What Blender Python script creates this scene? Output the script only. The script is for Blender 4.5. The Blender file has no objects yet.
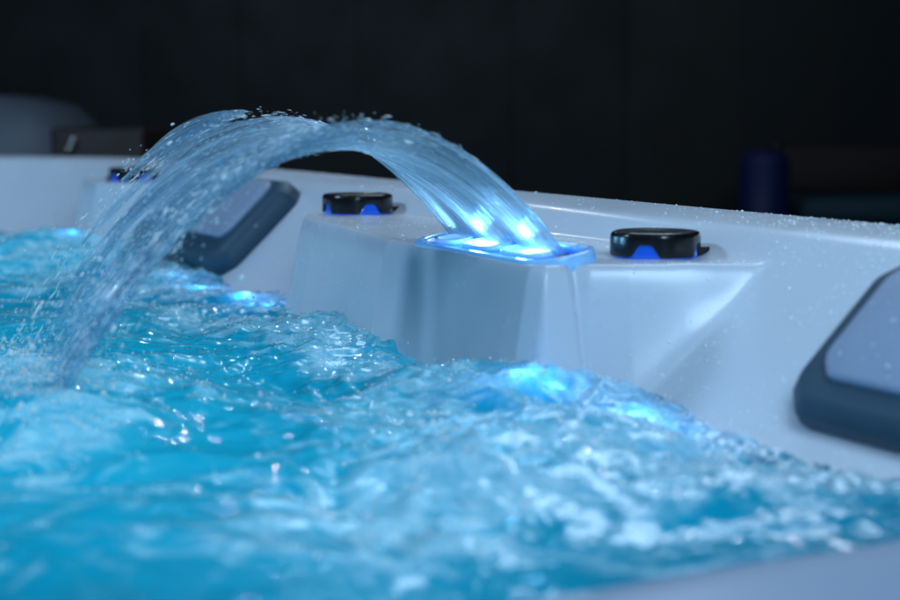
import bpy, bmesh, math, random
import numpy as np
from mathutils import Vector, Matrix

SC = bpy.context.scene
COL = SC.collection
rng = np.random.default_rng(7)
random.seed(7)

# ------------------------------------------------------------------ frame of the tub
R_ = np.array([-0.43582928, 0.90002935])      # along the front rim, away from the camera
N_ = np.array([-0.90002935, -0.43582928])     # into the tub
O_ = np.array([0.1511165, 1.18688081])        # seat of the nearest control knob
CAM_H = 0.105
WATER = -0.098


def W(s, n, z):
    return Vector((O_[0] + s * R_[0] + n * N_[0], O_[1] + s * R_[1] + n * N_[1], z))


def Wa(s, n, z):
    s, n, z = np.broadcast_arrays(np.asarray(s, float), np.asarray(n, float), np.asarray(z, float))
    return np.stack([O_[0] + s * R_[0] + n * N_[0], O_[1] + s * R_[1] + n * N_[1], z], -1)


# ------------------------------------------------------------------ noise
_perm = rng.permutation(1024)
_ang = rng.uniform(0, 2 * np.pi, 1024)
_gx, _gy = np.cos(_ang), np.sin(_ang)


def perlin(x, y, seed=0):
    x = np.asarray(x, float) + seed * 17.31
    y = np.asarray(y, float) + seed * 9.77
    xi = np.floor(x).astype(np.int64); yi = np.floor(y).astype(np.int64)
    xf = x - xi; yf = y - yi
    u = xf * xf * xf * (xf * (xf * 6 - 15) + 10); v = yf * yf * yf * (yf * (yf * 6 - 15) + 10)

    def g(ix, iy, dx, dy):
        h = _perm[(_perm[ix & 1023] + iy) & 1023]
        return _gx[h] * dx + _gy[h] * dy
    a = g(xi, yi, xf, yf); b = g(xi + 1, yi, xf - 1, yf)
    c = g(xi, yi + 1, xf, yf - 1); d = g(xi + 1, yi + 1, xf - 1, yf - 1)
    return 1.5 * ((a * (1 - u) + b * u) * (1 - v) + (c * (1 - u) + d * u) * v)


def fbm(x, y, oct=4, seed=0, gain=0.5):
    r = 0; a = 1.0; f = 1.0
    for i in range(oct):
        r = r + a * perlin(x * f, y * f, seed + i * 3); a *= gain; f *= 2.03
    return r


def sstep(a, b, x):
    t = np.clip((x - a) / (b - a), 0, 1)
    return t * t * (3 - 2 * t)


# ------------------------------------------------------------------ object helpers
def link(name, me, mat=None, parent=None):
    o = bpy.data.objects.new(name, me); COL.objects.link(o)
    if mat is not None and me is not None:
        me.materials.append(mat)
    if parent is not None:
        o.parent = parent
    return o


def tag(o, label=None, cat=None, group=None, kind=None):
    if label: o['label'] = label
    if cat: o['category'] = cat
    if group: o['group'] = group
    if kind: o['kind'] = kind
    return o


def empty(name, loc, rot=None):
    o = bpy.data.objects.new(name, None); COL.objects.link(o)
    o.location = loc
    o.empty_display_size = 0.02
    if rot is not None:
        o.rotation_euler = rot
    return o


def mesh_np(name, V, Fq, smooth=True):
    V = np.ascontiguousarray(V, dtype=np.float32).reshape(-1, 3)
    Fq = np.ascontiguousarray(Fq, dtype=np.int32)
    me = bpy.data.meshes.new(name)
    k = Fq.shape[1]
    me.vertices.add(len(V)); me.vertices.foreach_set('co', V.ravel())
    me.loops.add(Fq.size); me.loops.foreach_set('vertex_index', Fq.ravel())
    me.polygons.add(len(Fq))
    me.polygons.foreach_set('loop_start', np.arange(0, Fq.size, k, dtype=np.int32))
    me.polygons.foreach_set('loop_total', np.full(len(Fq), k, dtype=np.int32))
    me.update(calc_edges=True)
    me.validate()
    if smooth:
        me.polygons.foreach_set('use_smooth', np.ones(len(me.polygons), dtype=bool))
    return me


def grid_faces(nu, nv, closed_u=False, closed_v=False, off=0):
    iu = np.arange(nu if closed_u else nu - 1); iv = np.arange(nv if closed_v else nv - 1)
    I, J = np.meshgrid(iu, iv, indexing='ij')
    I2 = (I + 1) % nu; J2 = (J + 1) % nv
    return np.stack([I * nv + J, I2 * nv + J, I2 * nv + J2, I * nv + J2], -1).reshape(-1, 4) + off


def bm_obj(name, bm, mat, parent=None, smooth=True, bevel=None, autos=None):
    bmesh.ops.recalc_face_normals(bm, faces=bm.faces[:])
    me = bpy.data.meshes.new(name)
    bm.to_mesh(me); bm.free()
    if smooth:
        for p in me.polygons: p.use_smooth = True
    o = link(name, me, mat, parent)
    if bevel:
        m = o.modifiers.new('bevel', 'BEVEL'); m.width = bevel; m.segments = 3
        m.limit_method = 'ANGLE'; m.angle_limit = math.radians(35); m.harden_normals = False
    return o


def add_box(bm, c, d, rot=None):
    M = Matrix.Translation(Vector(c))
    if rot is not None: M = M @ rot
    r = bmesh.ops.create_cube(bm, size=1.0, matrix=M @ Matrix.Diagonal((d[0], d[1], d[2], 1)))
    return r['verts']


_ICO = {}


def ico(sub):
    if sub not in _ICO:
        bm = bmesh.new(); bmesh.ops.create_icosphere(bm, subdivisions=sub, radius=1.0)
        bm.verts.ensure_lookup_table()
        _ICO[sub] = (np.array([v.co[:] for v in bm.verts]), np.array([[v.index for v in f.verts] for f in bm.faces]))
        bm.free()
    return _ICO[sub]


def blobs(name, P, rad, mat, parent=None, sub=1, nrm=None, flat=1.0, stretch=None, kind=None):
    """many small drops in one mesh"""
    v, f = ico(sub)
    P = np.asarray(P); rad = np.asarray(rad)
    n = len(P)
    L = v[None] * rad[:, None, None]
    # slight irregularity
    L = L * (1 + rng.normal(0, .12, (n, 1, 3)))
    if stretch is not None:                     # stretch along a unit vector by a factor
        d, k = stretch
        pr = (L * d[:, None, :]).sum(-1, keepdims=True)
        L = L + pr * d[:, None, :] * (k[:, None, None] - 1)
    if nrm is not None:
        pr = (L * nrm[:, None, :]).sum(-1, keepdims=True)
        L = L + pr * nrm[:, None, :] * (flat - 1)
    V = (P[:, None, :] + L).reshape(-1, 3)
    Fc = (f[None] + (np.arange(n) * len(v))[:, None, None]).reshape(-1, 3)
    o = link(name, mesh_np(name, V, Fc), mat, parent)
    if kind: o['kind'] = kind
    return o


# ------------------------------------------------------------------ materials
def new_mat(name):
    m = bpy.data.materials.new(name); m.use_nodes = True
    nt = m.node_tree; nt.nodes.clear()
    out = nt.nodes.new('ShaderNodeOutputMaterial')
    return m, nt, out


def nd(nt, t, **kw):
    n = nt.nodes.new(t)
    for k, v in kw.items():
        if k in n.inputs: n.inputs[k].default_value = v
        else: setattr(n, k, v)
    return n


def princ(name, color, rough=0.4, metal=0.0, coat=0.0, bump=0.0, bscale=200.0, var=0.0, vscale=30.0, spec=0.5, emit=None, estr=0.0, trans=0.0, ior=1.45, sss=0.0):
    m, nt, out = new_mat(name)
    b = nd(nt, 'ShaderNodeBsdfPrincipled')
    b.inputs['Base Color'].default_value = (*color, 1)
    b.inputs['Roughness'].default_value = rough
    b.inputs['Metallic'].default_value = metal
    b.inputs['Coat Weight'].default_value = coat
    b.inputs['Coat Roughness'].default_value = 0.05
    b.inputs['Specular IOR Level'].default_value = spec
    b.inputs['Transmission Weight'].default_value = trans
    b.inputs['IOR'].default_value = ior
    if emit:
        b.inputs['Emission Color'].default_value = (*emit, 1); b.inputs['Emission Strength'].default_value = estr
    tc = nd(nt, 'ShaderNodeTexCoord')
    if bump:
        nz = nd(nt, 'ShaderNodeTexNoise', Scale=bscale, Detail=4.0)
        nt.links.new(tc.outputs['Object'], nz.inputs['Vector'])
        bp = nd(nt, 'ShaderNodeBump', Strength=bump, Distance=0.001)
        nt.links.new(nz.outputs['Fac'], bp.inputs['Height'])
        nt.links.new(bp.outputs['Normal'], b.inputs['Normal'])
    if var:
        nz2 = nd(nt, 'ShaderNodeTexNoise', Scale=vscale, Detail=6.0)
        nt.links.new(tc.outputs['Object'], nz2.inputs['Vector'])
        mx = nd(nt, 'ShaderNodeMix', data_type='RGBA')
        mx.inputs[6].default_value = (*[c * (1 - var) for c in color], 1)
        mx.inputs[7].default_value = (*[min(1, c * (1 + var)) for c in color], 1)
        nt.links.new(nz2.outputs['Fac'], mx.inputs[0])
        nt.links.new(mx.outputs[2], b.inputs['Base Color'])
        mr = nd(nt, 'ShaderNodeMapRange'); mr.inputs[3].default_value = rough * .75; mr.inputs[4].default_value = min(1, rough * 1.35)
        nt.links.new(nz2.outputs['Fac'], mr.inputs[0]); nt.links.new(mr.outputs[0], b.inputs['Roughness'])
    nt.links.new(b.outputs[0], out.inputs[0])
    return m


M_SHELL = princ('white_acrylic', (.60, .655, .74), rough=.25, coat=.04, var=.05, vscale=9, bump=.05, bscale=350)
M_SHELL_SHADED = princ('shaded_acrylic', (.20, .26, .36), rough=.45, var=.06, vscale=8)  # shell acrylic in a darker colour, painting the shade on the ledge
M_PILLOW = princ('slate_foam', (.022, .062, .100), rough=.5, bump=.3, bscale=900, var=.12, vscale=40)
M_PAD = princ('grey_foam', (.26, .33, .46), rough=.42, bump=.2, bscale=700, var=.06, vscale=30)
M_CAP = princ('black_plastic', (.006, .007, .009), rough=.22, var=.2, vscale=60, bump=.08, bscale=500)
M_RING = princ('blue_lit_ring', (.01, .03, .35), rough=.12, emit=(.006, .10, .66), estr=.62, coat=.6)
M_TAB = princ('dark_tab', (.010, .012, .016), rough=.35)
M_TRAY = princ('deep_blue_tray', (.02, .16, .60), rough=.15, emit=(.004, .13, .70), estr=.55)
M_PLATE = princ('ice_blue_plastic', (.30, .56, .85), rough=.12, emit=(.06, .30, .80), estr=.27, coat=.4, var=.08, vscale=40)
M_HOLE = princ('recess_plastic', (.01, .05, .16), rough=.3)
M_DARKFLOOR = princ('floor_concrete', (.012, .014, .018), rough=.6, var=.3, vscale=3)


def window_mat(name, col, s):
    m, nt, out = new_mat(name)
    tc = nd(nt, 'ShaderNodeTexCoord')
    nz = nd(nt, 'ShaderNodeTexNoise', Scale=60.0, Detail=3.0)
    nt.links.new(tc.outputs['Object'], nz.inputs['Vector'])
    mr = nd(nt, 'ShaderNodeMapRange'); mr.inputs[1].default_value = .3; mr.inputs[2].default_value = .7
    mr.inputs[3].default_value = s * .35; mr.inputs[4].default_value = s * 1.3
    nt.links.new(nz.outputs['Fac'], mr.inputs[0])
    b = nd(nt, 'ShaderNodeBsdfPrincipled', Roughness=.1)
    b.inputs['Base Color'].default_value = (.5, .7, .9, 1)
    b.inputs['Emission Color'].default_value = (*col, 1)
    nt.links.new(mr.outputs[0], b.inputs['Emission Strength'])
    nt.links.new(b.outputs[0], out.inputs[0])
    return m


M_WIN = window_mat('lit_lens_white', (.66, .90, 1.0), 1.7)
M_LENS = window_mat('lit_lens_blue', (.14, .48, 1.0), 0.30)

# drops: clear water with white mixed in for foam and painted glints
def drop_mat(name, white):
    m, nt, out = new_mat(name)
    g = nd(nt, 'ShaderNodeBsdfPrincipled', Roughness=.02, IOR=1.33)
    g.inputs['Base Color'].default_value = (.9, .97, 1, 1); g.inputs['Transmission Weight'].default_value = 1
    d = nd(nt, 'ShaderNodeBsdfPrincipled', Roughness=.22)
    d.inputs['Specular IOR Level'].default_value = 1.0
    d.inputs['Base Color'].default_value = (.86, .93, .97, 1)
    mx = nd(nt, 'ShaderNodeMixShader', Fac=white)
    nt.links.new(g.outputs[0], mx.inputs[1]); nt.links.new(d.outputs[0], mx.inputs[2])
    nt.links.new(mx.outputs[0], out.inputs[0])
    return m


M_DROP = drop_mat('clear_drops', .35)
M_BEAD = drop_mat('water_beads', .9)  # mostly white, to paint the bright glints of clear beads
M_FOAM = drop_mat('foam_bubbles', .93)


def water_mat():
    m, nt, out = new_mat('turquoise_water')
    L = nt.links.new
    at = nd(nt, 'ShaderNodeAttribute', attribute_name='foam')
    tc = nd(nt, 'ShaderNodeTexCoord')
    # fine ripple bump
    nz = nd(nt, 'ShaderNodeTexNoise', Scale=150.0, Detail=3.0, Roughness=.55, Distortion=.4)
    L(tc.outputs['Object'], nz.inputs['Vector'])
    bp = nd(nt, 'ShaderNodeBump', Strength=.35, Distance=.0012)
    L(nz.outputs['Fac'], bp.inputs['Height'])
    # milky body of the water: lit from the lamps below and above
    body = nd(nt, 'ShaderNodeBsdfDiffuse'); body.inputs['Color'].default_value = (.0, .17, .30, 1)
    tl = nd(nt, 'ShaderNodeBsdfTranslucent'); tl.inputs['Color'].default_value = (.015, .42, .62, 1)
    mb = nd(nt, 'ShaderNodeMixShader', Fac=.5)
    L(body.outputs[0], mb.inputs[1]); L(tl.outputs[0], mb.inputs[2])
    # aerated streaks
    fo = nd(nt, 'ShaderNodeBsdfDiffuse'); fo.inputs['Color'].default_value = (.58, .74, .86, 1)
    ft = nd(nt, 'ShaderNodeBsdfTranslucent'); ft.inputs['Color'].default_value = (.48, .76, .95, 1)
    mf = nd(nt, 'ShaderNodeMixShader', Fac=.35)
    L(fo.outputs[0], mf.inputs[1]); L(ft.outputs[0], mf.inputs[2])
    fine = nd(nt, 'ShaderNodeTexNoise', Scale=420.0, Detail=3.0, Roughness=.6)
    L(tc.outputs['Object'], fine.inputs['Vector'])
    rmp = nd(nt, 'ShaderNodeMapRange'); rmp.inputs[1].default_value = .36; rmp.inputs[2].default_value = .66
    rmp.inputs[3].default_value = .72; rmp.inputs[4].default_value = 1.08
    L(fine.outputs['Fac'], rmp.inputs[0])
    mul = nd(nt, 'ShaderNodeMath', operation='MULTIPLY', use_clamp=True)
    L(at.outputs['Fac'], mul.inputs[0]); L(rmp.outputs[0], mul.inputs[1])
    mm = nd(nt, 'ShaderNodeMixShader')
    L(mul.outputs[0], mm.inputs[0]); L(mb.outputs[0], mm.inputs[1]); L(mf.outputs[0], mm.inputs[2])
    gl = nd(nt, 'ShaderNodeBsdfGlossy', Roughness=.05); gl.inputs['Color'].default_value = (1, 1, 1, 1)
    L(bp.outputs['Normal'], gl.inputs['Normal'])
    fr = nd(nt, 'ShaderNodeFresnel', IOR=1.33)
    L(bp.outputs['Normal'], fr.inputs['Normal'])
    ms = nd(nt, 'ShaderNodeMixShader')
    L(fr.outputs[0], ms.inputs[0]); L(mm.outputs[0], ms.inputs[1]); L(gl.outputs[0], ms.inputs[2])
    L(ms.outputs[0], out.inputs[0])
    return m


M_WATER = water_mat()


def sheet_mat():
    m, nt, out = new_mat('falling_water')
    L = nt.links.new
    uv = nd(nt, 'ShaderNodeUVMap', uv_map='flow')
    mp = nd(nt, 'ShaderNodeMapping'); mp.inputs['Scale'].default_value = (125, 2.4, 1)
    L(uv.outputs[0], mp.inputs[0])
    nz = nd(nt, 'ShaderNodeTexNoise', Scale=1.0, Detail=4.0, Roughness=.62, Distortion=.15)
    L(mp.outputs[0], nz.inputs['Vector'])
    cr = nd(nt, 'ShaderNodeMapRange'); cr.inputs[1].default_value = .455; cr.inputs[2].default_value = .68
    cr.inputs[3].default_value = .01; cr.inputs[4].default_value = .95
    L(nz.outputs['Fac'], cr.inputs[0])
    at = nd(nt, 'ShaderNodeAttribute', attribute_name='air_glint')
    mul = nd(nt, 'ShaderNodeMath', operation='MULTIPLY', use_clamp=True)
    L(cr.outputs[0], mul.inputs[0]); L(at.outputs['Fac'], mul.inputs[1])
    bp = nd(nt, 'ShaderNodeBump', Strength=1.0, Distance=.0030)
    L(nz.outputs['Fac'], bp.inputs['Height'])
    g = nd(nt, 'ShaderNodeBsdfPrincipled', Roughness=.03, IOR=1.33)
    g.inputs['Base Color'].default_value = (.80, .94, 1, 1); g.inputs['Transmission Weight'].default_value = 1
    L(bp.outputs['Normal'], g.inputs['Normal'])
    tr = nd(nt, 'ShaderNodeBsdfTransparent'); tr.inputs['Color'].default_value = (.86, .95, 1, 1)
    sx = nd(nt, 'ShaderNodeSeparateXYZ'); L(uv.outputs[0], sx.inputs[0])
    th = nd(nt, 'ShaderNodeMapRange'); th.inputs[1].default_value = .60; th.inputs[2].default_value = 1.0
    th.inputs[3].default_value = .54; th.inputs[4].default_value = .84
    L(sx.outputs[1], th.inputs[0])
    m0 = nd(nt, 'ShaderNodeMixShader'); L(th.outputs[0], m0.inputs[0])
    L(g.outputs[0], m0.inputs[1]); L(tr.outputs[0], m0.inputs[2])
    d = nd(nt, 'ShaderNodeBsdfDiffuse'); d.inputs['Color'].default_value = (.74, .86, .94, 1)
    t = nd(nt, 'ShaderNodeBsdfTranslucent'); t.inputs['Color'].default_value = (.72, .86, .96, 1)
    md = nd(nt, 'ShaderNodeMixShader', Fac=.5)
    L(d.outputs[0], md.inputs[1]); L(t.outputs[0], md.inputs[2])
    mx = nd(nt, 'ShaderNodeMixShader')
    L(mul.outputs[0], mx.inputs[0]); L(m0.outputs[0], mx.inputs[1]); L(md.outputs[0], mx.inputs[2])
    # the sheet tears into strands on its way down
    mp2 = nd(nt, 'ShaderNodeMapping'); mp2.inputs['Scale'].default_value = (30, 3.4, 1); L(uv.outputs[0], mp2.inputs[0])
    n2 = nd(nt, 'ShaderNodeTexNoise', Scale=1.0, Detail=3.0, Roughness=.55, Distortion=.3); L(mp2.outputs[0], n2.inputs['Vector'])
    hr = nd(nt, 'ShaderNodeMapRange'); hr.inputs[1].default_value = .47; hr.inputs[2].default_value = .60; L(n2.outputs['Fac'], hr.inputs[0])
    hv = nd(nt, 'ShaderNodeMapRange'); hv.inputs[1].default_value = .38; hv.inputs[2].default_value = .80; hv.inputs[4].default_value = .92; L(sx.outputs[1], hv.inputs[0])
    hm = nd(nt, 'ShaderNodeMath', operation='MULTIPLY'); L(hr.outputs[0], hm.inputs[0]); L(hv.outputs[0], hm.inputs[1])
    t2_ = nd(nt, 'ShaderNodeBsdfTransparent'); t2_.inputs['Color'].default_value = (.97, .99, 1, 1)
    mh = nd(nt, 'ShaderNodeMixShader')
    L(hm.outputs[0], mh.inputs[0]); L(mx.outputs[0], mh.inputs[1]); L(t2_.outputs[0], mh.inputs[2])
    L(mh.outputs[0], out.inputs[0])
    return m


M_SHEET = sheet_mat()

# ------------------------------------------------------------------ tub shell
S0, S1, NW, RC = -1.35, 2.08, 1.6, .42          # inner reference rectangle and its corner radius


def path():
    """closed path along the knob line: arc length samples, position (s,n), inward normal"""
    P, D = [], []

    def line(a, b, step, dirn):
        n = max(2, int(round(np.hypot(b[0] - a[0], b[1] - a[1]) / step)))
        for i in range(n):
            t = i / n
            P.append((a[0] + (b[0] - a[0]) * t, a[1] + (b[1] - a[1]) * t)); D.append(dirn)

    def arc(c, a0, n):
        for i in range(n):
            a = a0 + (math.pi / 2) * i / n
            P.append((c[0] + RC * math.cos(a), c[1] + RC * math.sin(a))); D.append((-math.cos(a), -math.sin(a)))
    line((S0 + RC, 0), (-.65, 0), .02, (0, 1))
    line((-.65, 0), (-.16, 0), .0028, (0, 1))
    line((-.16, 0), (.68, 0), .0019, (0, 1))
    line((.68, 0), (S1 - RC, 0), .0028, (0, 1))
    arc((S1 - RC, RC), -math.pi / 2, 110)
    line((S1, RC), (S1, NW - RC), .02, (-1, 0))
    arc((S1 - RC, NW - RC), 0, 24)
    line((S1 - RC, NW), (S0 + RC, NW), .03, (0, -1))
    arc((S0 + RC, NW - RC), math.pi / 2, 24)
    line((S0, NW - RC), (S0, RC), .03, (1, 0))
    arc((S0 + RC, RC), math.pi, 24)
    return np.array(P), np.array(D)


MID = np.array([(.64, -.20), (.64, -.05), (.608, .025), (.590, .054), (.55, .072), (.49, .080), (.42, .086), (.35, .096),
                (.29, .106), (.235, .115), (.1, .118), (-.020, .117), (-.036, .112), (-.037, .094), (-.031, .086), (-.038, .078), (-.052, .052), (-.066, .018), (-.090, -.040), (-.104, -.10), (-.106, -.20)])
LEFT = np.array([(1.72, -.20), (1.70, -.04), (1.63, .05), (1.55, .068), (1.47, .066), (1.41, .04), (1.36, -.045), (1.35, -.20)])


def sdf_poly(s, n, poly):
    x = np.stack([s, n], -1)
    d = np.full(s.shape, 1e9); inside = np.zeros(s.shape, bool)
    k = len(poly)
    for i in range(k):
        a = poly[i]; b = poly[(i + 1) % k]
        ab = b - a; ap = x - a
        t = np.clip((ap @ ab) / (ab @ ab), 0, 1)
        d = np.minimum(d, np.hypot(ap[..., 0] - t * ab[0], ap[..., 1] - t * ab[1]))
        c = ((a[1] > n) != (b[1] > n)) & (s < (b[0] - a[0]) * (n - a[1]) / (b[1] - a[1] + 1e-12) + a[0])
        inside ^= c
    return np.where(inside, -d, d)


def smax(a, b, k):
    h = np.clip(.5 + .5 * (a - b) / k, 0, 1)
    return b * (1 - h) + a * h + k * h * (1 - h)


def base_profile(m):
    xs = [-.150, -.146, -.140, -.132, -.122, -.100, -.078, -.066, -.058, -.050, -.040, 0, .040, .062, .076, .088, .10, .115, .14, .17, .22]
    zs = [.004, .016, .0225, .0262, .0272, .0262, .0240, .0220, .0180, .0105, .0000, -.039, -.077, -.096, -.107, -.116, -.130, -.165, -.25, -.33, -.40]
    return np.interp(m, xs, zs)


def smooth_base(m):
    r = 0
    for k, w in ((-2, .1), (-1, .2), (0, .4), (1, .2), (2, .1)):
        r = r + w * base_profile(m + k * .0022)
    return r


def shell_z(s, n, m):
    z = smooth_base(m)
    for poly in (MID, LEFT):
        sel = (s > poly[:, 0].min() - .12) & (s < poly[:, 0].max() + .12) & (n < .4)
        if not sel.any(): continue
        d = sdf_poly(s[sel], n[sel], poly)
        r, e_ = .005, .008                      # rounded upper edge, then a face leaning into the tub
        q = np.maximum(0, d + r)
        blk = np.where(q < e_, -350 * q * q, -350 * e_ * e_ - 5.6 * (q - e_))
        kk = .007 + .062 * sstep(-.006, -.060, z[sel])
        z[sel] = smax(z[sel], blk - .0005, kk)
    return z


PP, DD = path()
mm = np.concatenate([np.linspace(-.150, -.12, 12), np.linspace(-.117, -.08, 8), np.linspace(-.077, .135, 190), np.linspace(.145, .22, 8)])
SS = PP[:, None, 0] + DD[:, None, 0] * mm[None]
NN = PP[:, None, 1] + DD[:, None, 1] * mm[None]
MM = np.broadcast_to(mm[None], SS.shape)
ZZ = shell_z(SS, NN, MM)
# soften the block creases a little along the path
K = np.array([.0, .18, .64, .18, .0])
ZZ = sum(k * np.roll(ZZ, i - 2, 0) for i, k in enumerate(K))
skirt_m = np.array([-.135, -.150, -.152]); skirt_z = np.array([-.86, -.50, -.02])
SK = np.stack([PP[:, None, 0] + DD[:, None, 0] * skirt_m, PP[:, None, 1] + DD[:, None, 1] * skirt_m,
               np.broadcast_to(skirt_z, (len(PP), 3))], -1)
floor_pts = np.stack([PP[:, 0] + DD[:, 0] * .36, PP[:, 1] + DD[:, 1] * .36, np.full(len(PP), -.46)], -1)[:, None]
ALL = np.concatenate([SK, np.stack([SS, NN, ZZ], -1), floor_pts], 1)
Vs = Wa(ALL[..., 0], ALL[..., 1], ALL[..., 2])
nu, nv = Vs.shape[:2]
shell_me = mesh_np('shell', Vs, grid_faces(nu, nv, closed_u=True))
TUB = empty('hot_tub', W(.3, .7, -.86))
tag(TUB, 'white acrylic hot tub with glowing blue knobs, grey headrests and bubbling turquoise water', 'hot tub')


def child(o):
    o.parent = TUB
    o.matrix_parent_inverse = Matrix.Translation(-TUB.location)
    return o


shell = child(link('shell', shell_me, M_SHELL))
# tub floor closes the vessel
bm = bmesh.new()
ring = [bm.verts.new(W(*floor_pts[i, 0])) for i in range(0, len(PP), 6)]
bm.faces.new(ring)
bf = child(bm_obj('tub_floor', bm, M_SHELL, smooth=False))


def surf_pt(s, n):
    """point and normal on the straight front side"""
    e = .0015
    f = lambda a, b: float(shell_z(np.array([[a]]), np.array([[b]]), np.array([[b]]))[0, 0])
    z = f(s, n); dzs = (f(s + e, n) - f(s - e, n)) / (2 * e); dzn = (f(s, n + e) - f(s, n - e)) / (2 * e)
    return z, dzs, dzn


# seat ledge that breaks the surface in the near right corner
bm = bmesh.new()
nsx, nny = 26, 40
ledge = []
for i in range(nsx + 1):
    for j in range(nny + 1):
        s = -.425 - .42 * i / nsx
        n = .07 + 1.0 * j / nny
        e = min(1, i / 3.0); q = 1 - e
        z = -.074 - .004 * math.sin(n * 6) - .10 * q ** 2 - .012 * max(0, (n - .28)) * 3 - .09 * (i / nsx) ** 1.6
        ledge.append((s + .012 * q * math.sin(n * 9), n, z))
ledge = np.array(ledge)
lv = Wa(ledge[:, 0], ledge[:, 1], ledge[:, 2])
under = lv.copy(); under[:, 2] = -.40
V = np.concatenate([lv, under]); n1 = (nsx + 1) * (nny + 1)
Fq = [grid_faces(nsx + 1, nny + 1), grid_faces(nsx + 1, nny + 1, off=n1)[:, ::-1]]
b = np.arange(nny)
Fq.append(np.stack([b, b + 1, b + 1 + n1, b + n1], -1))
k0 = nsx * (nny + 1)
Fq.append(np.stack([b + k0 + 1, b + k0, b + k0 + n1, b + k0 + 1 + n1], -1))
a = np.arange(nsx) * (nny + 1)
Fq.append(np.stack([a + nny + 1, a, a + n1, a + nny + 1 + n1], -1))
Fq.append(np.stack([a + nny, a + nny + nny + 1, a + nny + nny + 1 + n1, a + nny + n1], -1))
led = child(link('seat_ledge', mesh_np('seat_ledge', V, np.concatenate(Fq)), M_SHELL_SHADED))

# ------------------------------------------------------------------ control knobs
def knob_meshes(R):
    T = 144
    th = np.arange(T) * 2 * np.pi / T
    lobes = np.cos(4 * th)                       # four finger scallops
    notch = sstep(.08, .95, lobes)
    rad = R * (1 - .035 * sstep(-.2, 1, lobes))
    h = .0198
    zb = .0006 + .0098 * notch
    prof = [(.86, zb * 1 + .0), (1.0, zb), (1.005, zb + .001), (1.0, np.full(T, h - .004)), (.985, np.full(T, h - .0018)), (.955, np.full(T, h - .0006)), (.91, np.full(T, h)),
            (.70, np.full(T, h - .0004)), (.66, np.full(T, h - .0009)), (.40, np.full(T, h - .0012)), (.1, np.full(T, h - .0010))]
    rings = []
    for f, z in prof:
        rr = rad * f if f > .75 else R * f
        rings.append(np.stack([rr * np.cos(th), rr * np.sin(th), z], -1))
    V = np.stack(rings, 1)                       # T x k
    F = grid_faces(T, len(prof), closed_u=True)
    Vf = V.reshape(-1, 3)
    cap = mesh_np('control_knob', Vf, F)
    bm = bmesh.new(); bm.from_mesh(cap)
    bm.verts.ensure_lookup_table()
    k = len(prof)
    bm.faces.new([bm.verts[i * k + k - 1] for i in range(T)])
    bm.faces.new([bm.verts[i * k] for i in range(T)][::-1])
    bmesh.ops.recalc_face_normals(bm, faces=bm.faces[:])
    for f in bm.faces: f.smooth = True
    bm.to_mesh(cap); bm.free()
    # lit ring below the cap
    rp = [(.30, 0.0002), (.905, .0002), (.915, .001), (.91, .0035), (.90, .0045), (.885, .0133), (.5, .0137)]
    V = np.stack([np.stack([R * f * np.cos(th), R * f * np.sin(th), np.full(T, z)], -1) for f, z in rp], 1)
    ring = mesh_np('light_ring', V, grid_faces(T, len(rp), closed_u=True))
    # small pull tab beside the knob
    bm = bmesh.new()
    pts = [(R * .8, -.013), (R * 1.22, -.011), (R * 1.30, -.005), (R * 1.30, .005), (R * 1.22, .011), (R * .8, .013)]
    lo = [bm.verts.new((x, y, .0004)) for x, y in pts]; hi = [bm.verts.new((x, y, .0062 if x < R * 1.25 else .0048)) for x, y in pts]
    bm.faces.new(lo[::-1]); bm.faces.new(hi)
    for i in range(len(pts)):
        j = (i + 1) % len(pts); bm.faces.new([lo[i], lo[j], hi[j], hi[i]])
    bmesh.ops.recalc_face_normals(bm, faces=bm.faces[:])
    tab = bpy.data.meshes.new('indicator_tab'); bm.to_mesh(tab); bm.free()
    return cap, ring, tab


cap_me, ring_me, tab_me = knob_meshes(.0365)
for me, mt in ((cap_me, M_CAP), (ring_me, M_RING), (tab_me, M_TAB)):
    me.materials.append(mt)
BASE_ANG = math.atan2(R_[1], R_[0])
# s, n, scale, turn (deg) of the notches, where the tab sits (deg), label
KN = [(0.0, -.002, .93, 249, 25, 'black knob nearest the camera, blue light in its front notch'),
      (.577, -.002, 1.03, 206, 28, 'black knob beside the far end of the waterfall, blue light either side'),
      (1.49, 0.0, 1.06, 222, 150, 'small blurred black knob seen behind the falling water')]
for s, n, sc, turn, tabdeg, lab in KN:
    k = bpy.data.objects.new('control_knob', cap_me); COL.objects.link(k); child(k)
    z, _, _ = surf_pt(s, n)
    k.location = W(s, n, z + .0006); k.scale = (sc, sc, sc); k.rotation_euler = (0, 0, math.radians(turn))
    k['label'] = lab; k['group'] = 'control knobs along the rim'
    r = bpy.data.objects.new('light_ring', ring_me); COL.objects.link(r); r.parent = k
    t = bpy.data.objects.new('indicator_tab', tab_me); COL.objects.link(t); t.parent = k
    t.rotation_euler = (0, 0, math.radians(tabdeg - turn))

# ------------------------------------------------------------------ headrests
def rrect(w, h, c):
    """chamfered rectangle outline 0..w by 0..h, rounded a bit at the chamfers"""
    pts = [(c, 0), (w - c, 0), (w, c), (w, h - c), (w - c, h), (c, h), (0, h - c), (0, c)]
    out = []
    for i, p in enumerate(pts):
        a = pts[i - 1]; b = pts[(i + 1) % len(pts)]
        p = np.array(p); da = np.array(a) - p; db = np.array(b) - p
        r = min(.006, .45 * min(np.hypot(*da), np.hypot(*db)))
        da = da / np.hypot(*da) * r; db = db / np.hypot(*db) * r
        for t in (0, .33, .67, 1):
            q = (1 - t) ** 2 * (p + da) + 2 * t * (1 - t) * p + t * t * (p + db)
            out.append(q)
    return np.array(out)


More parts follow.
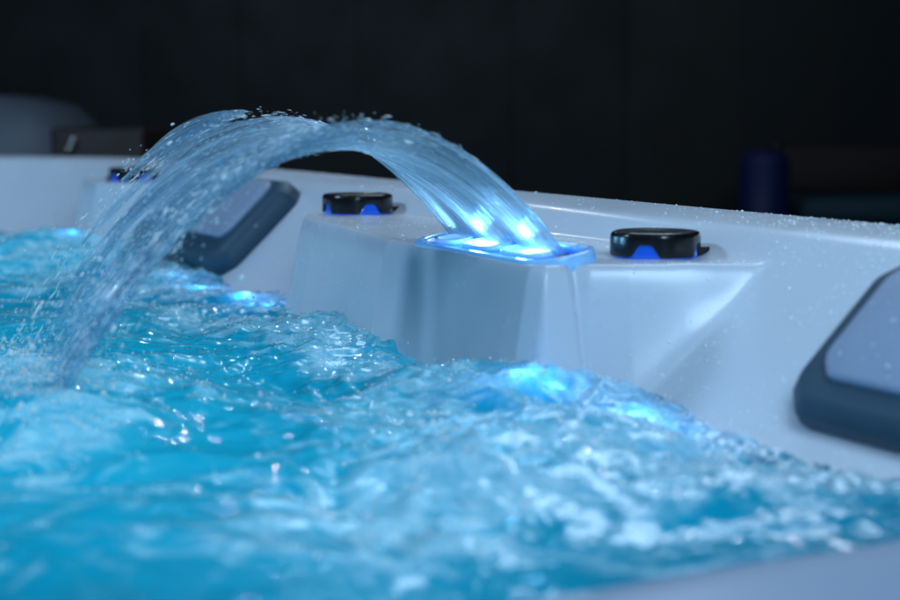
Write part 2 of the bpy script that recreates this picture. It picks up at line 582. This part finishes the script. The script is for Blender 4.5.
def loft(name, outlines, mat, frame, parent, cap_lo=True):
    """outlines: list of (Nx2 outline, height) ; frame maps (u,v,w) to world"""
    V = np.concatenate([frame(o[:, 0], o[:, 1], np.full(len(o), h) if np.isscalar(h) else h) for o, h in outlines])
    N = len(outlines[0][0]); K = len(outlines)
    bm = bmesh.new()
    vs = [bm.verts.new(p) for p in V]
    for k in range(K - 1):
        for i in range(N):
            j = (i + 1) % N
            bm.faces.new([vs[k * N + i], vs[k * N + j], vs[(k + 1) * N + j], vs[(k + 1) * N + i]])
    bm.faces.new([vs[(K - 1) * N + i] for i in range(N)])
    if cap_lo: bm.faces.new([vs[i] for i in range(N)][::-1])
    o = bm_obj(name, bm, mat, parent)
    return o


TH = math.atan2(.97, 1)                     # slope of the back rest
def headrest(s_start, width, label, v1, H, foot):
    v0 = -.049                    # n at its top and bottom edge
    L = (v1 - v0) / math.cos(TH)

    def frame(u, v, w):
        n = v0 + v * math.cos(TH) + w * math.sin(TH)
        z = .007 - v * math.sin(TH) + w * math.cos(TH) 
        return Wa(s_start + u, n, z)
    base = rrect(width, L, .019)
    ctr = np.array([width / 2, L / 2])

    def inset(o, d, shift=(0, 0)):
        q = o - ctr
        sx = (width / 2 - d) / (width / 2); sy = (L / 2 - d) / (L / 2)
        return q * [sx, sy] + ctr + np.array(shift)
    b = loft('headrest', [(inset(base, .004), -.006), (inset(base, .001), .003), (base, .006), (inset(base, .0015), H - .009),
                          (inset(base, .009), H - .0015), (inset(base, .0125), H), (inset(base, .020), H + .0005)], M_PILLOW, frame, None)
    child(b); b['label'] = label; b['group'] = 'headrests on the back rests'
    # the grey pad sits high in the frame: the dark band is broad at the foot
    pw, pl = width - .052, L - .014 - foot
    pad = rrect(pw, pl, .014)
    pc = np.array([pw / 2, pl / 2])

    def pin(d):
        q = pad - pc
        return q * [(pw / 2 - d) / (pw / 2), (pl / 2 - d) / (pl / 2)] + pc + np.array([.026, .014])
    p = loft('pad', [(pin(0), H - .002), (pin(0), H + .0035), (pin(.0012), H + .0055), (pin(.004), H + .0068), (pin(.02), H + .0078), (pin(.04), H + .0082)], M_PAD, frame, None)
    p.parent = b
    p.matrix_parent_inverse = b.matrix_world.inverted() if False else Matrix.Identity(4)
    p.parent = TUB; p.matrix_parent_inverse = Matrix.Translation(-TUB.location)
    # as a sub-part of the headrest: undo the headrest's own (parented) offset
    p.parent = b; p.matrix_parent_inverse = Matrix.Identity(4)
    k = 260
    bu = rng.uniform(.03, width - .03, k); bv = rng.uniform(.016, .014 + pl, k)
    nn = frame(np.zeros(1), np.zeros(1), np.ones(1))[0] - frame(np.zeros(1), np.zeros(1), np.zeros(1))[0]
    d = blobs('wet_beads', frame(bu, bv, np.full(k, H + .0082)), np.exp(rng.normal(math.log(.0005), .5, k)), M_BEAD, sub=1, nrm=np.repeat(nn[None], k, 0), flat=.5, kind='stuff')
    d.parent = b; d.matrix_parent_inverse = Matrix.Identity(4)
    return b


headrest(-.600, .380, 'large near headrest cut by the right edge, slate frame and wide grey pad', .046, .023, .024)
headrest(.850, .420, 'smaller far headrest behind the falling water, slate frame with grey pad', .056, .031, .036)

# ------------------------------------------------------------------ waterfall spout
PL_A = math.radians(9)                       # the plate leans forward
def plate_frame(u, v, w):
    """u along the rim from the near end, v towards the tub, w up"""
    return Wa(-.030 + u, .084 + v * math.cos(PL_A) + w * math.sin(PL_A), .0012 - v * math.sin(PL_A) + w * math.cos(PL_A))


def stadium(u0, u1, hw, n=14, vc=0.0):
    r = []
    for i in range(n + 1):
        a = -math.pi / 2 + math.pi * i / n; r.append((u1 - hw + hw * math.cos(a), vc + hw * math.sin(a)))
    for i in range(n + 1):
        a = math.pi / 2 + math.pi * i / n; r.append((u0 + hw + hw * math.cos(a), vc + hw * math.sin(a)))
    return np.array(r)


PLW = .232
st = lambda d: stadium(d, PLW - d, .0295 - d)
spout = loft('waterfall_spout', [(st(.0), -.010), (st(0), .0030), (st(.0008), .0044), (st(.0030), .0052), (st(.0055), .0047), (st(.0075), .0030), (st(.0085), .0020), (st(.014), .0018)], M_PLATE, plate_frame, None)
child(spout); spout['label'] = 'glowing ice-blue waterfall spout with lit lenses on the middle shelf'
tr_ = lambda d: stadium(.0105 + d, PLW - .0105 - d, .019 - d)
o = loft('tray', [(tr_(0), .0010), (tr_(0), .0024), (tr_(.001), .0026)], M_TRAY, plate_frame, None)
o.parent = spout
for u0, u1, mt, uh in ((.030, .092, M_LENS, .048), (.100, .156, M_LENS, .136), (.166, .206, M_LENS, None)):
    sw = lambda d: stadium(u0 + d, u1 - d, .0125 - d, vc=.004)
    o = loft('lit_lens', [(sw(0), .0015), (sw(0), .0048), (sw(.0008), .0060), (sw(.0022), .0060), (sw(.0032), .0042), (sw(.006), .0040)], mt, plate_frame, None)
    o.parent = spout
    if uh:                                   # the lamp shining through the lens
        sw = lambda d: stadium(uh - .017 + d, uh + .017 - d, .0088 - d, vc=.004)
        o = loft('lamp_core', [(sw(0), .0038), (sw(0), .0043), (sw(.002), .0048), (sw(.005), .0050)], M_WIN, plate_frame, None)
        o.parent = spout
for u in (.016, PLW - .016):
    c = lambda r: np.array([(u + r * math.cos(a) * .8, r * 1.2 * math.sin(a)) for a in np.linspace(0, 2 * math.pi, 20, endpoint=False)])
    o = loft('screw_recess', [(c(.0058), .0030), (c(.0058), .0040), (c(.0045), .0042), (c(.004), .0036)], M_HOLE, plate_frame, None)
    o.parent = spout
# slotted lip the sheet leaves from
lip = lambda d: stadium(.022 + d, PLW - .022 - d, .0035 - d, vc=-.0145)
o = loft('outlet_lip', [(lip(0), .003), (lip(0), .0075), (lip(.001), .0085)], M_PLATE, plate_frame, None)
o.parent = spout

# ------------------------------------------------------------------ falling water
G = 9.8
VEL = np.array([[-.990, -.400, 1.405], [-1.018, -.560, 1.228], [-1.000, -.515, 1.376]])   # far edge, middle, near edge
ARC = empty('water_arc', W(.08, .085, .004))
tag(ARC, 'arching sheet of clear water leaping from the blue-lit spout into the tub', 'water jet')


def vel_at(u):
    u = np.asarray(u, float)[..., None]
    l0 = 2 * (u - .5) * (u - 1); l1 = -4 * u * (u - 1); l2 = 2 * u * (u - .5)
    return l0 * VEL[0] + l1 * VEL[1] + l2 * VEL[2]


def start_at(u):
    u = np.asarray(u, float)
    return Wa(.186 + (-.008 - .186) * u, .075 + .004 * u, .004 + 0 * u)


def arc_pts(u, t, jit=None):
    v = vel_at(u)
    if jit is not None: v = v + jit
    return start_at(u) + v * t[..., None] - np.stack([0 * t, 0 * t, .5 * G * t * t], -1)


def flow_mesh(name, u0, u1, nu, nt, t0, t1, thick, rag, seed, jit=None, taper=False, uvs=1.0):
    u = np.linspace(u0, u1, nu)[:, None] * np.ones((1, nt))
    t = np.ones((nu, 1)) * np.linspace(t0, t1, nt)[None]
    q = (u - u0) / max(1e-6, u1 - u0)
    tt = t / .36
    if taper:                                   # a loose ribbon closes at both ends
        w = np.sin(np.pi * np.clip((t - t0) / (t1 - t0), 0.0, 1)) ** .5
        um = .5 * (u0 + u1)
        wob = .4 * (u1 - u0) * perlin(t * 14, 0 * t + seed)
        u = um + wob + (u - um) * w
    else:                                       # ragged edges and slow sideways wander
        u = .46 + (u - .46) * (1 - .38 * sstep(.40, .95, tt)) + rag * .045 * tt * fbm(t * 9, u * 3, 3, seed) * (.35 + np.abs(2 * q - 1))
    P = arc_pts(u, t, jit)
    du = np.gradient(P, axis=0); dt = np.gradient(P, axis=1)
    nr = np.cross(du, dt); nr /= np.linalg.norm(nr, axis=-1, keepdims=True) + 1e-12
    U = u * 30
    amp = .0009 + .0042 * tt ** 1.3
    wob = amp * (fbm(U * .22, t * 5, 3, seed + 2)) + .28 * amp * fbm(U * 1.1, t * 9, 3, seed + 5) + .08 * amp * fbm(U * 3.0, t * 20, 3, seed + 6) + .0005 * fbm(U * 2.4, t * 10, 2, seed + 8)
    P = P + nr * wob[..., None]
    edge = np.clip(np.minimum(q, 1 - q) * 2, 0, 1)
    rim = np.exp(-((np.minimum(q, 1 - q) - .02) / .022) ** 2)
    h = thick * (.40 + 2.0 * rim * (nu > 20) + .5 * np.abs(fbm(U * .9, t * 4, 3, seed + 11)) + .3 * np.abs(perlin(U * 3.1, t * 7, seed + 14)))
    h = h * np.clip(edge * 14, .08, 1) * (1 - .25 * tt)
    if taper:
        h = h * np.sqrt(np.clip(edge * 2, .01, 1)) * np.clip(np.sin(np.pi * (t - t0) / (t1 - t0)), .03, 1)
    A = P + nr * h[..., None]; B = P - nr * h[..., None]
    V = np.concatenate([A.reshape(-1, 3), B.reshape(-1, 3)])
    n1 = nu * nt
    F = [grid_faces(nu, nt), grid_faces(nu, nt, off=n1)[:, ::-1]]
    b = np.arange(nt - 1)
    F.append(np.stack([b + 1, b, b + n1, b + 1 + n1], -1))
    k0 = (nu - 1) * nt
    F.append(np.stack([b + k0, b + k0 + 1, b + k0 + 1 + n1, b + k0 + n1], -1))
    a = np.arange(nu - 1) * nt
    F.append(np.stack([a, a + nt, a + nt + n1, a + n1], -1))
    F.append(np.stack([a + nt - 1 + nt, a + nt - 1, a + nt - 1 + n1, a + nt - 1 + nt + n1], -1))
    me = mesh_np(name, V, np.concatenate(F))
    # flow coordinates and the share of white streaks: aeration plus painted glint
    uu = np.concatenate([u.ravel(), u.ravel()]) * uvs; vv = np.concatenate([t.ravel(), t.ravel()]) / .36
    uvl = me.uv_layers.new(name='flow')
    li = np.zeros(len(me.loops), dtype=np.int32); me.loops.foreach_get('vertex_index', li)
    uvl.data.foreach_set('uv', np.stack([uu[li], vv[li]], -1).astype(np.float32).ravel())
    at = me.attributes.new('air_glint', 'FLOAT', 'POINT')
    air_glint = .95 - .50 * sstep(.10, .50, tt) + .35 * fbm(U * .35, t * 6, 2, seed + 20) - .30 * sstep(.6, 1.0, tt)
    at.data.foreach_set('value', np.concatenate([air_glint.ravel(), air_glint.ravel()]).astype(np.float32))
    return me


def arc_part(name, me, mat=None):
    o = link(name, me, mat or M_SHEET)
    o.parent = ARC; o.matrix_parent_inverse = Matrix.Translation(-ARC.location)
    return o


T_END = .372
arc_part('water_sheet', flow_mesh('water_sheet', 0, 1, 260, 320, 0, T_END, .0016, 1.0, 31))
for i in range(34):
    uc = random.uniform(.04, .94); w = random.choice([.006, .01, .016, .03])
    ta = random.uniform(.10, .24); tb = min(T_END, ta + random.uniform(.07, .17))
    up = random.gauss(.006, .008)
    jit = np.array([random.gauss(0, .012), random.gauss(0, .012), up])
    if i < 6:                                   # loose water flung off the upper far edge
        uc = random.uniform(-.06, .05); jit = np.array([-.02, .10 + random.uniform(-.05, .06), .015 + random.uniform(-.03, .02)])
        ta = random.uniform(.15, .19); tb = ta + random.uniform(.05, .09); w = .035
    arc_part('strand', flow_mesh('strand', uc - w, uc + w, 12, 90, ta, tb, .0014, 0, 50 + i * 3, jit, True, 1.0))

# drops thrown off the sheet
n = 260
u = rng.uniform(-.08, 1.05, n); t = rng.uniform(.10, .37, n)
u = np.where(rng.random(n) < .55, rng.choice([.0, .98], n) + rng.normal(0, .04, n), u)
t = np.where(t < .2, t + .13, t)
j = rng.normal(0, 1, (n, 3)) * (.02 + .10 * (t[:, None] / .36) ** 2)
P = arc_pts(u, t, j)
ok = P[:, 2] > WATER
d = vel_at(u) - np.stack([0 * t, 0 * t, G * t], -1); d /= np.linalg.norm(d, axis=1, keepdims=True)
rad = np.exp(rng.normal(math.log(.00050), .45, n))
o = blobs('spray_drops', P[ok], rad[ok], M_BEAD, sub=2, stretch=(d[ok], rng.uniform(1.2, 3.2, ok.sum())), kind='stuff')
o.parent = ARC; o.matrix_parent_inverse = Matrix.Translation(-ARC.location)

n = 3600  # white streaked flecks that paint the sparkle of light onto the sheet
u = rng.uniform(-.01, 1.01, n); t = rng.beta(2.2, 1.2, n) * .36
u = np.where(rng.random(n) < .35, np.clip(rng.choice([.01, .99], n) + rng.normal(0, .025, n), -.03, 1.03), u)
P = arc_pts(u, t, rng.normal(0, 1, (n, 3)) * (.006 + .035 * (t[:, None] / .36) ** 1.5))
d = vel_at(u) - np.stack([0 * t, 0 * t, G * t], -1); d /= np.linalg.norm(d, axis=1, keepdims=True)
ok = P[:, 2] > WATER
o = blobs('flecks', P[ok], np.exp(rng.normal(math.log(.00016), .45, ok.sum())), M_FOAM, sub=1, stretch=(d[ok], rng.uniform(3, 16, ok.sum())), kind='stuff')
o.parent = ARC; o.matrix_parent_inverse = Matrix.Translation(-ARC.location)

# ------------------------------------------------------------------ water surface
sv = np.concatenate([np.arange(-1.25, -.75, .02), np.arange(-.75, 1.2, .0024), np.arange(1.2, 2.0, .004)])
nvv = np.concatenate([np.arange(-.03, .62, .0024), np.arange(.62, 1.0, .006), np.arange(1.0, 1.52, .02)])
Sg, Ng = np.meshgrid(sv, nvv, indexing='ij')


def gauss(s0, n0, ss, sn_):
    return np.exp(-((Sg - s0) / ss) ** 2 - ((Ng - n0) / sn_) ** 2)


act = .20 + .30 * gauss(-.25, .40, .15, .12) + .75 * np.exp(-np.maximum(0, Ng - .05) / .16) + .7 * gauss(-.12, .20, .22, .13) + .9 * gauss(.12, .44, .16, .14) + .45 * gauss(.35, .2, .3, .12) + .5 * gauss(1.2, .3, .4, .4)
act = np.clip(act, .2, 1.05) * (.15 + .85 * sstep(-.47, -.33, Sg))
calm = .45 + .55 * np.exp(-np.maximum(0, Ng - .13) / .08)        # the finest ripples live near the wall
wx = Sg + .03 * perlin(Sg / .13, Ng / .13, 40); wy = Ng + .03 * perlin(Sg / .13, Ng / .13, 41)
z = (.011 * perlin(wx / .26, wy / .20, 1) + .008 * perlin(wx / .115, wy / .10, 2)) * (.55 + .6 * act)
rid = 1 - np.abs(perlin(wx / .058, wy / .050, 3)) * 2
z += act * (.0032 * rid + .0026 * perlin(wx / .036, wy / .032, 4))
rid2 = 1 - np.abs(perlin(wx / .021 + 1.5 * perlin(wx / .05, wy / .05, 9), wy / .019, 5)) * 2
z += act * calm * (.0017 * rid2 + .0019 * perlin(wx / .013, wy / .012, 6))
z += calm * (.12 + .88 * act) * (.00095 * perlin(wx / .0078, wy / .0072, 7))
# humps where the jets and the falling sheet push the water up
hump = .016 * sstep(-.09, .06, Sg) * sstep(.50, .36, Sg) * sstep(.27, .15, Ng) * (1 + .25 * perlin(Sg / .07, Ng / .2, 33)) + .010 * gauss(-.06, .13, .05, .05) + .008 * gauss(-.11, .09, .08, .05) + .034 * gauss(.10, .44, .13, .075) + .015 * gauss(.02, .34, .18, .07) \
    + .022 * gauss(1.25, .17, .22, .12) + .012 * gauss(-.2, .2, .16, .09) 
z += np.exp(-np.maximum(0, Ng - .13) / .07) * sstep(-.47, -.33, Sg) * (.0016 * perlin(wx / .010, wy / .008, 8) + .0016 * (1 - 2 * np.abs(perlin(wx / .017, wy / .012, 12))))
z += hump
Zg = WATER + z
# aerated patches: ragged, drawn out along the current, thickest where the jets churn
reg = np.clip(.9 * gauss(.03, .46, .12, .06) + .9 * gauss(.2, .45, .08, .05) + .55 * np.exp(-np.maximum(0, Ng - .10) / .06) * (Sg > -.4) + .95 * gauss(-.16, .17, .20, .12) + .95 * gauss(.13, .44, .14, .12) + .75 * gauss(.25, .17, .25, .05) + .85 * gauss(.05, .04, .2, .05) + .6 * gauss(-.27, .3, .10, .10)
              + .45 * gauss(.7, .25, .35, .2) + .8 * gauss(1.25, .2, .35, .2) + .42 * gauss(-.27, .40, .13, .10) + .35 * gauss(-.1, .52, .22, .10) + .18, 0, 1)
fx = Sg + .05 * perlin(Sg / .10, Ng / .10, 80) + .02 * perlin(Sg / .035, Ng / .035, 82)
fy = Ng + .05 * perlin(Sg / .10, Ng / .10, 81) + .02 * perlin(Sg / .035, Ng / .035, 83)
pat = .70 * fbm((fx + .5 * fy) / .12, (fy - .5 * fx) / .05, 5, 60, .55) + .35 * fbm(fx / .03, fy / .016, 3, 70, .5) + .15 * (rid2 - .5) + .25 * (rid - .5)
foam = sstep(.55, 1.20, pat * .74 + reg * 1.05)
foam = np.clip(foam * (.66 + .42 * fbm(fx / .016, fy / .009, 3, 77) + .25 * (rid - .4)), 0, 1) * .82
wv = Wa(Sg, Ng, Zg)
wme = mesh_np('water', wv, grid_faces(len(sv), len(nvv)))
at = wme.attributes.new('foam', 'FLOAT', 'POINT')
at.data.foreach_set('value', foam.astype(np.float32).ravel())
wo = link('water', wme, M_WATER)
tag(wo, 'churning turquoise water filling the tub', None, None, 'structure')

# bubbles and flecks on the foam, white also to stand in for glints
wgt = (foam ** 1.2 * (.2 + reg)).ravel()
cell = np.gradient(sv)[:, None] * np.gradient(nvv)[None]
wgt = wgt * cell.ravel() * ((Sg > -.6) & (Ng > .0)).ravel() * (rid2.ravel() > .35)
wgt = wgt * np.clip(.15 + 2.2 * perlin(fx / .020, fy / .008, 95), .03, 3).ravel()
idx = rng.choice(len(wgt), 15000, p=wgt / wgt.sum())
P = wv.reshape(-1, 3)[idx] + rng.normal(0, .0015, (len(idx), 3)) * [1, 1, .3]
rad = np.exp(rng.normal(math.log(.00048), .5, len(idx)))
o = blobs('foam_bubbles', P, rad, M_FOAM, sub=1, kind='stuff')
tag(o, 'tiny white bubbles, flecks of foam and painted glints on the churning water', None, None, 'stuff')
# drops leaping clear of the surface
wg2 = (act.ravel() > .7) * cell.ravel() * (Sg > -.5).ravel() * (Sg < .8).ravel() * reg.ravel()
idx = rng.choice(len(wg2), 420, p=wg2 / wg2.sum())
P = wv.reshape(-1, 3)[idx]; P[:, 2] += np.abs(rng.normal(0, .010, len(idx)))
o = blobs('leaping_drops', P, np.exp(rng.normal(math.log(.0006), .45, len(idx))), M_BEAD, sub=2)
tag(o, 'clear drops leaping off the churned water', None, None, 'stuff')

n = 900
a = rng.uniform(0, 2 * np.pi, n); q = np.abs(rng.normal(0, .045, n)); hgt = np.abs(rng.normal(0, .016, n)) * np.exp(-q / .05)
s_, n_ = .08 + rng.normal(0, .045, n) + q * np.cos(a), .445 + q * np.sin(a)
zz = Zg[np.clip(np.searchsorted(sv, s_), 0, len(sv) - 1), np.clip(np.searchsorted(nvv, n_), 0, len(nvv) - 1)]
o = blobs('splash_drops', Wa(s_, n_, zz + hgt), np.exp(rng.normal(math.log(.00055), .5, n)), M_BEAD, sub=1)
tag(o, 'white splash drops where the falling sheet meets the pool', None, None, 'stuff')
# beads of water clinging to the shell
ns = 8000
s = np.where(rng.random(ns) < .62, rng.normal(-.2, .14, ns), rng.uniform(-.6, 1.7, ns))
n = np.where(rng.random(ns) < .75, rng.uniform(-.06, .11, ns), rng.uniform(-.145, -.06, ns))
k = (s > -.62) & (s < 1.62); s, n = s[k], n[k]
f = lambda a, b: shell_z(a[:, None], b[:, None], b[:, None])[:, 0]
e = .002
z = f(s, n); zs = (f(s + e, n) - f(s - e, n)) / (2 * e); zn = (f(s, n + e) - f(s, n - e)) / (2 * e)
clump = fbm(s / .06, n / .03, 3, 90)
keep = (z > WATER) & ((np.abs(zn) < 2.0) | (rng.random(len(s)) < .12)) & (clump > -.25) & ~((np.abs(s - .08) < .14) & (np.abs(n - .09) < .04))
keep &= ~((s > -.2 - .39) & (s < -.2) & (n > -.05) & (n < .08) & (rng.random(len(s)) < .0))
for ks, kn, *_r in KN: keep &= np.hypot(s - ks, n - kn) > .05
s, n, z, zs, zn = [a[keep] for a in (s, n, z, zs, zn)]
nrm2 = -zs[:, None] * np.append(R_, 0)[None] - zn[:, None] * np.append(N_, 0)[None] + np.array([0, 0, 1.0])
nrm2 /= np.linalg.norm(nrm2, axis=1, keepdims=True)
rad = np.exp(rng.normal(math.log(.00046), .45, len(s)))
o = blobs('water_beads', Wa(s, n, z + .0002), rad, M_BEAD, sub=2, nrm=nrm2, flat=.55)
tag(o, 'fine beads of water splashed over the white rim', None, None, 'stuff')

# ------------------------------------------------------------------ dim room behind
fl = bmesh.new()
bmesh.ops.create_grid(fl, x_segments=8, y_segments=8, size=9.0)
fo = bm_obj('floor', fl, M_DARKFLOOR, smooth=False); fo.location = (0, 3, -.862)
tag(fo, 'dark floor around the hot tub', None, None, 'structure')

PANEL_C = [(.0035, .0050, .0085), (.0030, .0042, .0070), (.0040, .0052, .0082), (.0034, .0050, .0078), (.0075, .0088, .0085), (.0100, .0105, .0090), (.0050, .0066, .0085), (.0038, .0070, .0085)]
wall = empty('back_wall', (0, 6.3, -.862))
tag(wall, 'dark panelled wall behind the tub, out of focus', 'wall')
x = -4.6; i = 0
while x < 4.6:
    w = random.choice([.32, .45, .6, .38])
    c = PANEL_C[4 + (i % 2)] if .75 < x + w / 2 < 1.35 else (PANEL_C[6 + i % 2] if x > 1.3 else PANEL_C[i % 4])
    bm = bmesh.new(); add_box(bm, (x + w / 2, 6.3 + random.uniform(-.004, .006), .94), (w - .001, .06, 3.6))
    p = bm_obj('wall_panel', bm, princ('dark_panel', c, rough=.55, var=.25, vscale=4), smooth=False, bevel=.0012)
    p.parent = wall; p.matrix_parent_inverse = Matrix.Translation((0, -6.3, .862))
    x += w + .0; i += 1
bm = bmesh.new(); add_box(bm, (0, 6.42, .94), (9.6, .1, 3.6))
p = bm_obj('backing', bm, princ('dark_backing', (.003, .004, .006), rough=.7), smooth=False)
p.parent = wall; p.matrix_parent_inverse = Matrix.Translation((0, -6.3, .862))


def place(root, o):
    o.parent = root; o.matrix_parent_inverse = Matrix.Translation(-root.location); return o


# a second pale tub far left
t2 = empty('spare_tub', (-1.75, 5.0, -.862)); tag(t2, 'pale blurred spa shell standing in the dark at far left', 'spa tub')
bm = bmesh.new(); add_box(bm, (-1.90, 5.0, -.365), (1.62, 1.0, 1.05))
place(t2, bm_obj('shell', bm, princ('pale_acrylic', (.13, .17, .22), rough=.5, var=.08, vscale=3), bevel=.24))
bm = bmesh.new(); add_box(bm, (-1.42, 4.47, .012), (.16, .03, .05))
pn = place(t2, bm_obj('control_panel', bm, M_TAB, bevel=.01))
for dx in (-.055, -.010):
    bm = bmesh.new(); bmesh.ops.create_uvsphere(bm, u_segments=16, v_segments=10, radius=.012, matrix=Matrix.Translation((-1.31 + dx, 4.45, .016)))
    o = bm_obj('indicator_lamp', bm, princ('white_indicator', (.8, .9, 1), emit=(.75, .9, 1), estr=5.0)); place(t2, o)
# dark brown cabinet beside it
c2 = empty('cabinet', (-.97, 4.3, -.862)); tag(c2, 'low dark brown cabinet with two small chrome knobs, blurred', 'cabinet')
bm = bmesh.new(); add_box(bm, (-.90, 4.3, -.395), (.24, .4, .93))
place(c2, bm_obj('carcass', bm, princ('brown_wood', (.022, .013, .013), rough=.45, var=.3, vscale=20), bevel=.012))
for dx, dz in ((-.07, .018), (-.06, .038)):
    bm = bmesh.new(); bmesh.ops.create_uvsphere(bm, u_segments=16, v_segments=10, radius=.009, matrix=Matrix.Translation((-.90 + dx, 4.085, dz)))
    place(c2, bm_obj('chrome_knob', bm, princ('chrome', (.8, .85, .9), rough=.15, metal=1)))
# blue drum and a low bench at right
d2 = empty('drum', (1.02, 5.2, -.862)); tag(d2, 'blurred deep blue drum standing behind the rim at right', 'drum')
bm = bmesh.new()
prof = [(.0, -.86), (.076, -.86), (.08, -.84), (.08, -.3), (.084, -.29), (.084, -.27), (.08, -.26), (.08, -.06), (.074, -.03), (.05, -.012), (0, -.01)]
T = 40
rings = [[bm.verts.new((1.02 + r * math.cos(2 * math.pi * k / T), 5.2 + r * math.sin(2 * math.pi * k / T), z)) for k in range(T)] for r, z in prof if r > 0]
for a, b in zip(rings, rings[1:]):
    for k in range(T): bm.faces.new([a[k], a[(k + 1) % T], b[(k + 1) % T], b[k]])
bm.faces.new(rings[0][::-1]); bm.faces.new(rings[-1])
place(d2, bm_obj('drum_body', bm, princ('blue_plastic', (.002, .007, .070), rough=.6, var=.1, vscale=8)))
bm = bmesh.new(); bmesh.ops.create_cone(bm, cap_ends=True, segments=24, radius1=.022, radius2=.02, depth=.02, matrix=Matrix.Translation((1.05, 5.18, .001)))
place(d2, bm_obj('drum_cap', bm, M_TAB))
b2 = empty('bench', (1.6, 5.6, -.862)); tag(b2, 'blurred low teal bench with a rust-brown backrest at right', 'bench')
bm = bmesh.new(); add_box(bm, (1.62, 5.5, -.215), (.95, .45, .09))
place(b2, bm_obj('seat', bm, princ('teal_cushion', (.006, .034, .050), rough=.6, var=.15, vscale=8), bevel=.03))
bm = bmesh.new(); add_box(bm, (1.62, 5.74, -.09), (.95, .06, .17))
place(b2, bm_obj('backrest', bm, princ('rust_cushion', (.016, .008, .006), rough=.6, var=.15, vscale=8), bevel=.02))
for lx in (1.2, 2.04):
    for ly in (5.32, 5.70):
        bm = bmesh.new(); add_box(bm, (lx, ly, -.561), (.04, .04, .60)); place(b2, bm_obj('leg', bm, M_TAB, smooth=False, bevel=.004))

# ------------------------------------------------------------------ lamps
def lamp(name, typ, loc, energy, color, target=None, **kw):
    l = bpy.data.lights.new(name, typ); l.energy = energy; l.color = color
    for k, v in kw.items(): setattr(l, k, v)
    o = bpy.data.objects.new(name, l); COL.objects.link(o); o.location = loc
    if target is not None:
        o.rotation_euler = (Vector(target) - Vector(loc)).to_track_quat('-Z', 'Y').to_euler()
    return o


CTR = W(.2, 0, 0)
lamp('key_lamp', 'AREA', W(-1.40, .42, 1.02), 22, (.50, .76, 1.0), W(.1, .05, -.03), shape='DISK', size=.7)
lamp('ceiling_lamp', 'AREA', (.4, 3.2, 2.1), 25, (.58, .77, 1.0), CTR, shape='DISK', size=1.15)
lamp('side_fill', 'AREA', (-2.0, 1.2, 1.5), 27, (.46, .72, 1.0), W(1.0, .1, 0), shape='DISK', size=.35)  # unseen fill lamp, added to lift the front faces and left wall
# small ceiling spots: the pin-point highlights on the acrylic and the sparkle on the water
for loc, e in (((-.9, .5, 1.9), 5), ((-.1, .2, 2.1), 5), ((-.4, 4.6, 1.5), 6), ((.7, 3.8, 1.7), 5)):
    lamp('ceiling_spot', 'POINT', loc, e, (.85, .93, 1.0), shadow_soft_size=.014)
# lamps under water
lamp('underwater_lamp', 'AREA', W(.15, .45, -.36), 10.8, (.40, .9, 1.0), W(.15, .45, 0), shape='RECTANGLE', size=1.6, size_y=1.0)
lamp('underwater_lamp', 'AREA', W(1.35, .55, -.36), 6.0, (.40, .9, 1.0), W(1.35, .55, 0), shape='DISK', size=.9)
for s, n, e, dz in ((-.060, .140, .10, .008), (-.085, .130, .06, .007), (-.150, .108, .14, .008), (-.185, .105, .07, .007), (.62, .095, .10, .009), (.68, .088, .16, .009), (.82, .098, .16, .010), (.90, .11, .08, .010), (1.32, .14, .08, .01)):
    zw = Zg[np.argmin(np.abs(sv - s)), np.argmin(np.abs(nvv - n))]
    lamp('underwater_spot', 'POINT', W(s, n, zw - dz), e * .62, (.24, .52, 1.0), shadow_soft_size=.007)
# light thrown up the sheet by the spout
for u in (.065, .142):
    lamp('spout_led', 'POINT', Vector(plate_frame(np.array(u), np.array(.006), np.array(.016)).tolist()), .13, (.20, .60, 1.0), shadow_soft_size=.008)
for u, uu in ((.065, .78), (.142, .38), (.20, .12)):
    a = Vector(plate_frame(np.array(u), np.array(-.004), np.array(.012)).tolist())
    b = Vector(arc_pts(np.array([uu]), np.array([.10]))[0].tolist())
    l = lamp('jet_led', 'SPOT', a, 2.3, (.34, .68, 1.0), b, shadow_soft_size=.016)
    l.data.spot_size = math.radians(84); l.data.spot_blend = 1.0
# unseen fill lamps added to lift the dim room behind
lamp('room_fill', 'AREA', (-2.7, 3.1, .25), .9, (.7, .85, 1.0), (-1.8, 5.2, -.2), shape='DISK', size=.6)
lamp('room_fill', 'AREA', (1.2, 3.6, 2.6), 3, (.7, .85, 1.0), (1.0, 6.0, .2), shape='DISK', size=.8)

w = bpy.data.worlds.new('World'); SC.world = w; w.use_nodes = True
bg = w.node_tree.nodes['Background']; bg.inputs[0].default_value = (.25, .45, .8, 1); bg.inputs[1].default_value = .030

# ------------------------------------------------------------------ camera
cam = bpy.data.cameras.new('camera'); co = bpy.data.objects.new('camera', cam); COL.objects.link(co)
cam.sensor_width = 36; cam.lens = 64.0
co.location = (0, 0, CAM_H)
co.rotation_euler = (math.radians(90) - math.atan(186 / 1600), 0, 0)
cam.clip_start = .02; cam.clip_end = 60
cam.dof.use_dof = True; cam.dof.focus_distance = 1.36; cam.dof.aperture_fstop = 5.2; cam.dof.aperture_blades = 0
SC.camera = co

SC.render.engine = 'CYCLES'
SC.cycles.use_denoising = True
SC.cycles.max_bounces = 10; SC.cycles.transmission_bounces = 8; SC.cycles.transparent_max_bounces = 16
SC.cycles.caustics_reflective = False; SC.cycles.caustics_refractive = False
SC.cycles.sample_clamp_indirect = 4.0
vs = SC.view_settings
vs.view_transform = 'Standard'; vs.look = 'None'; vs.exposure = 0; vs.gamma = 1
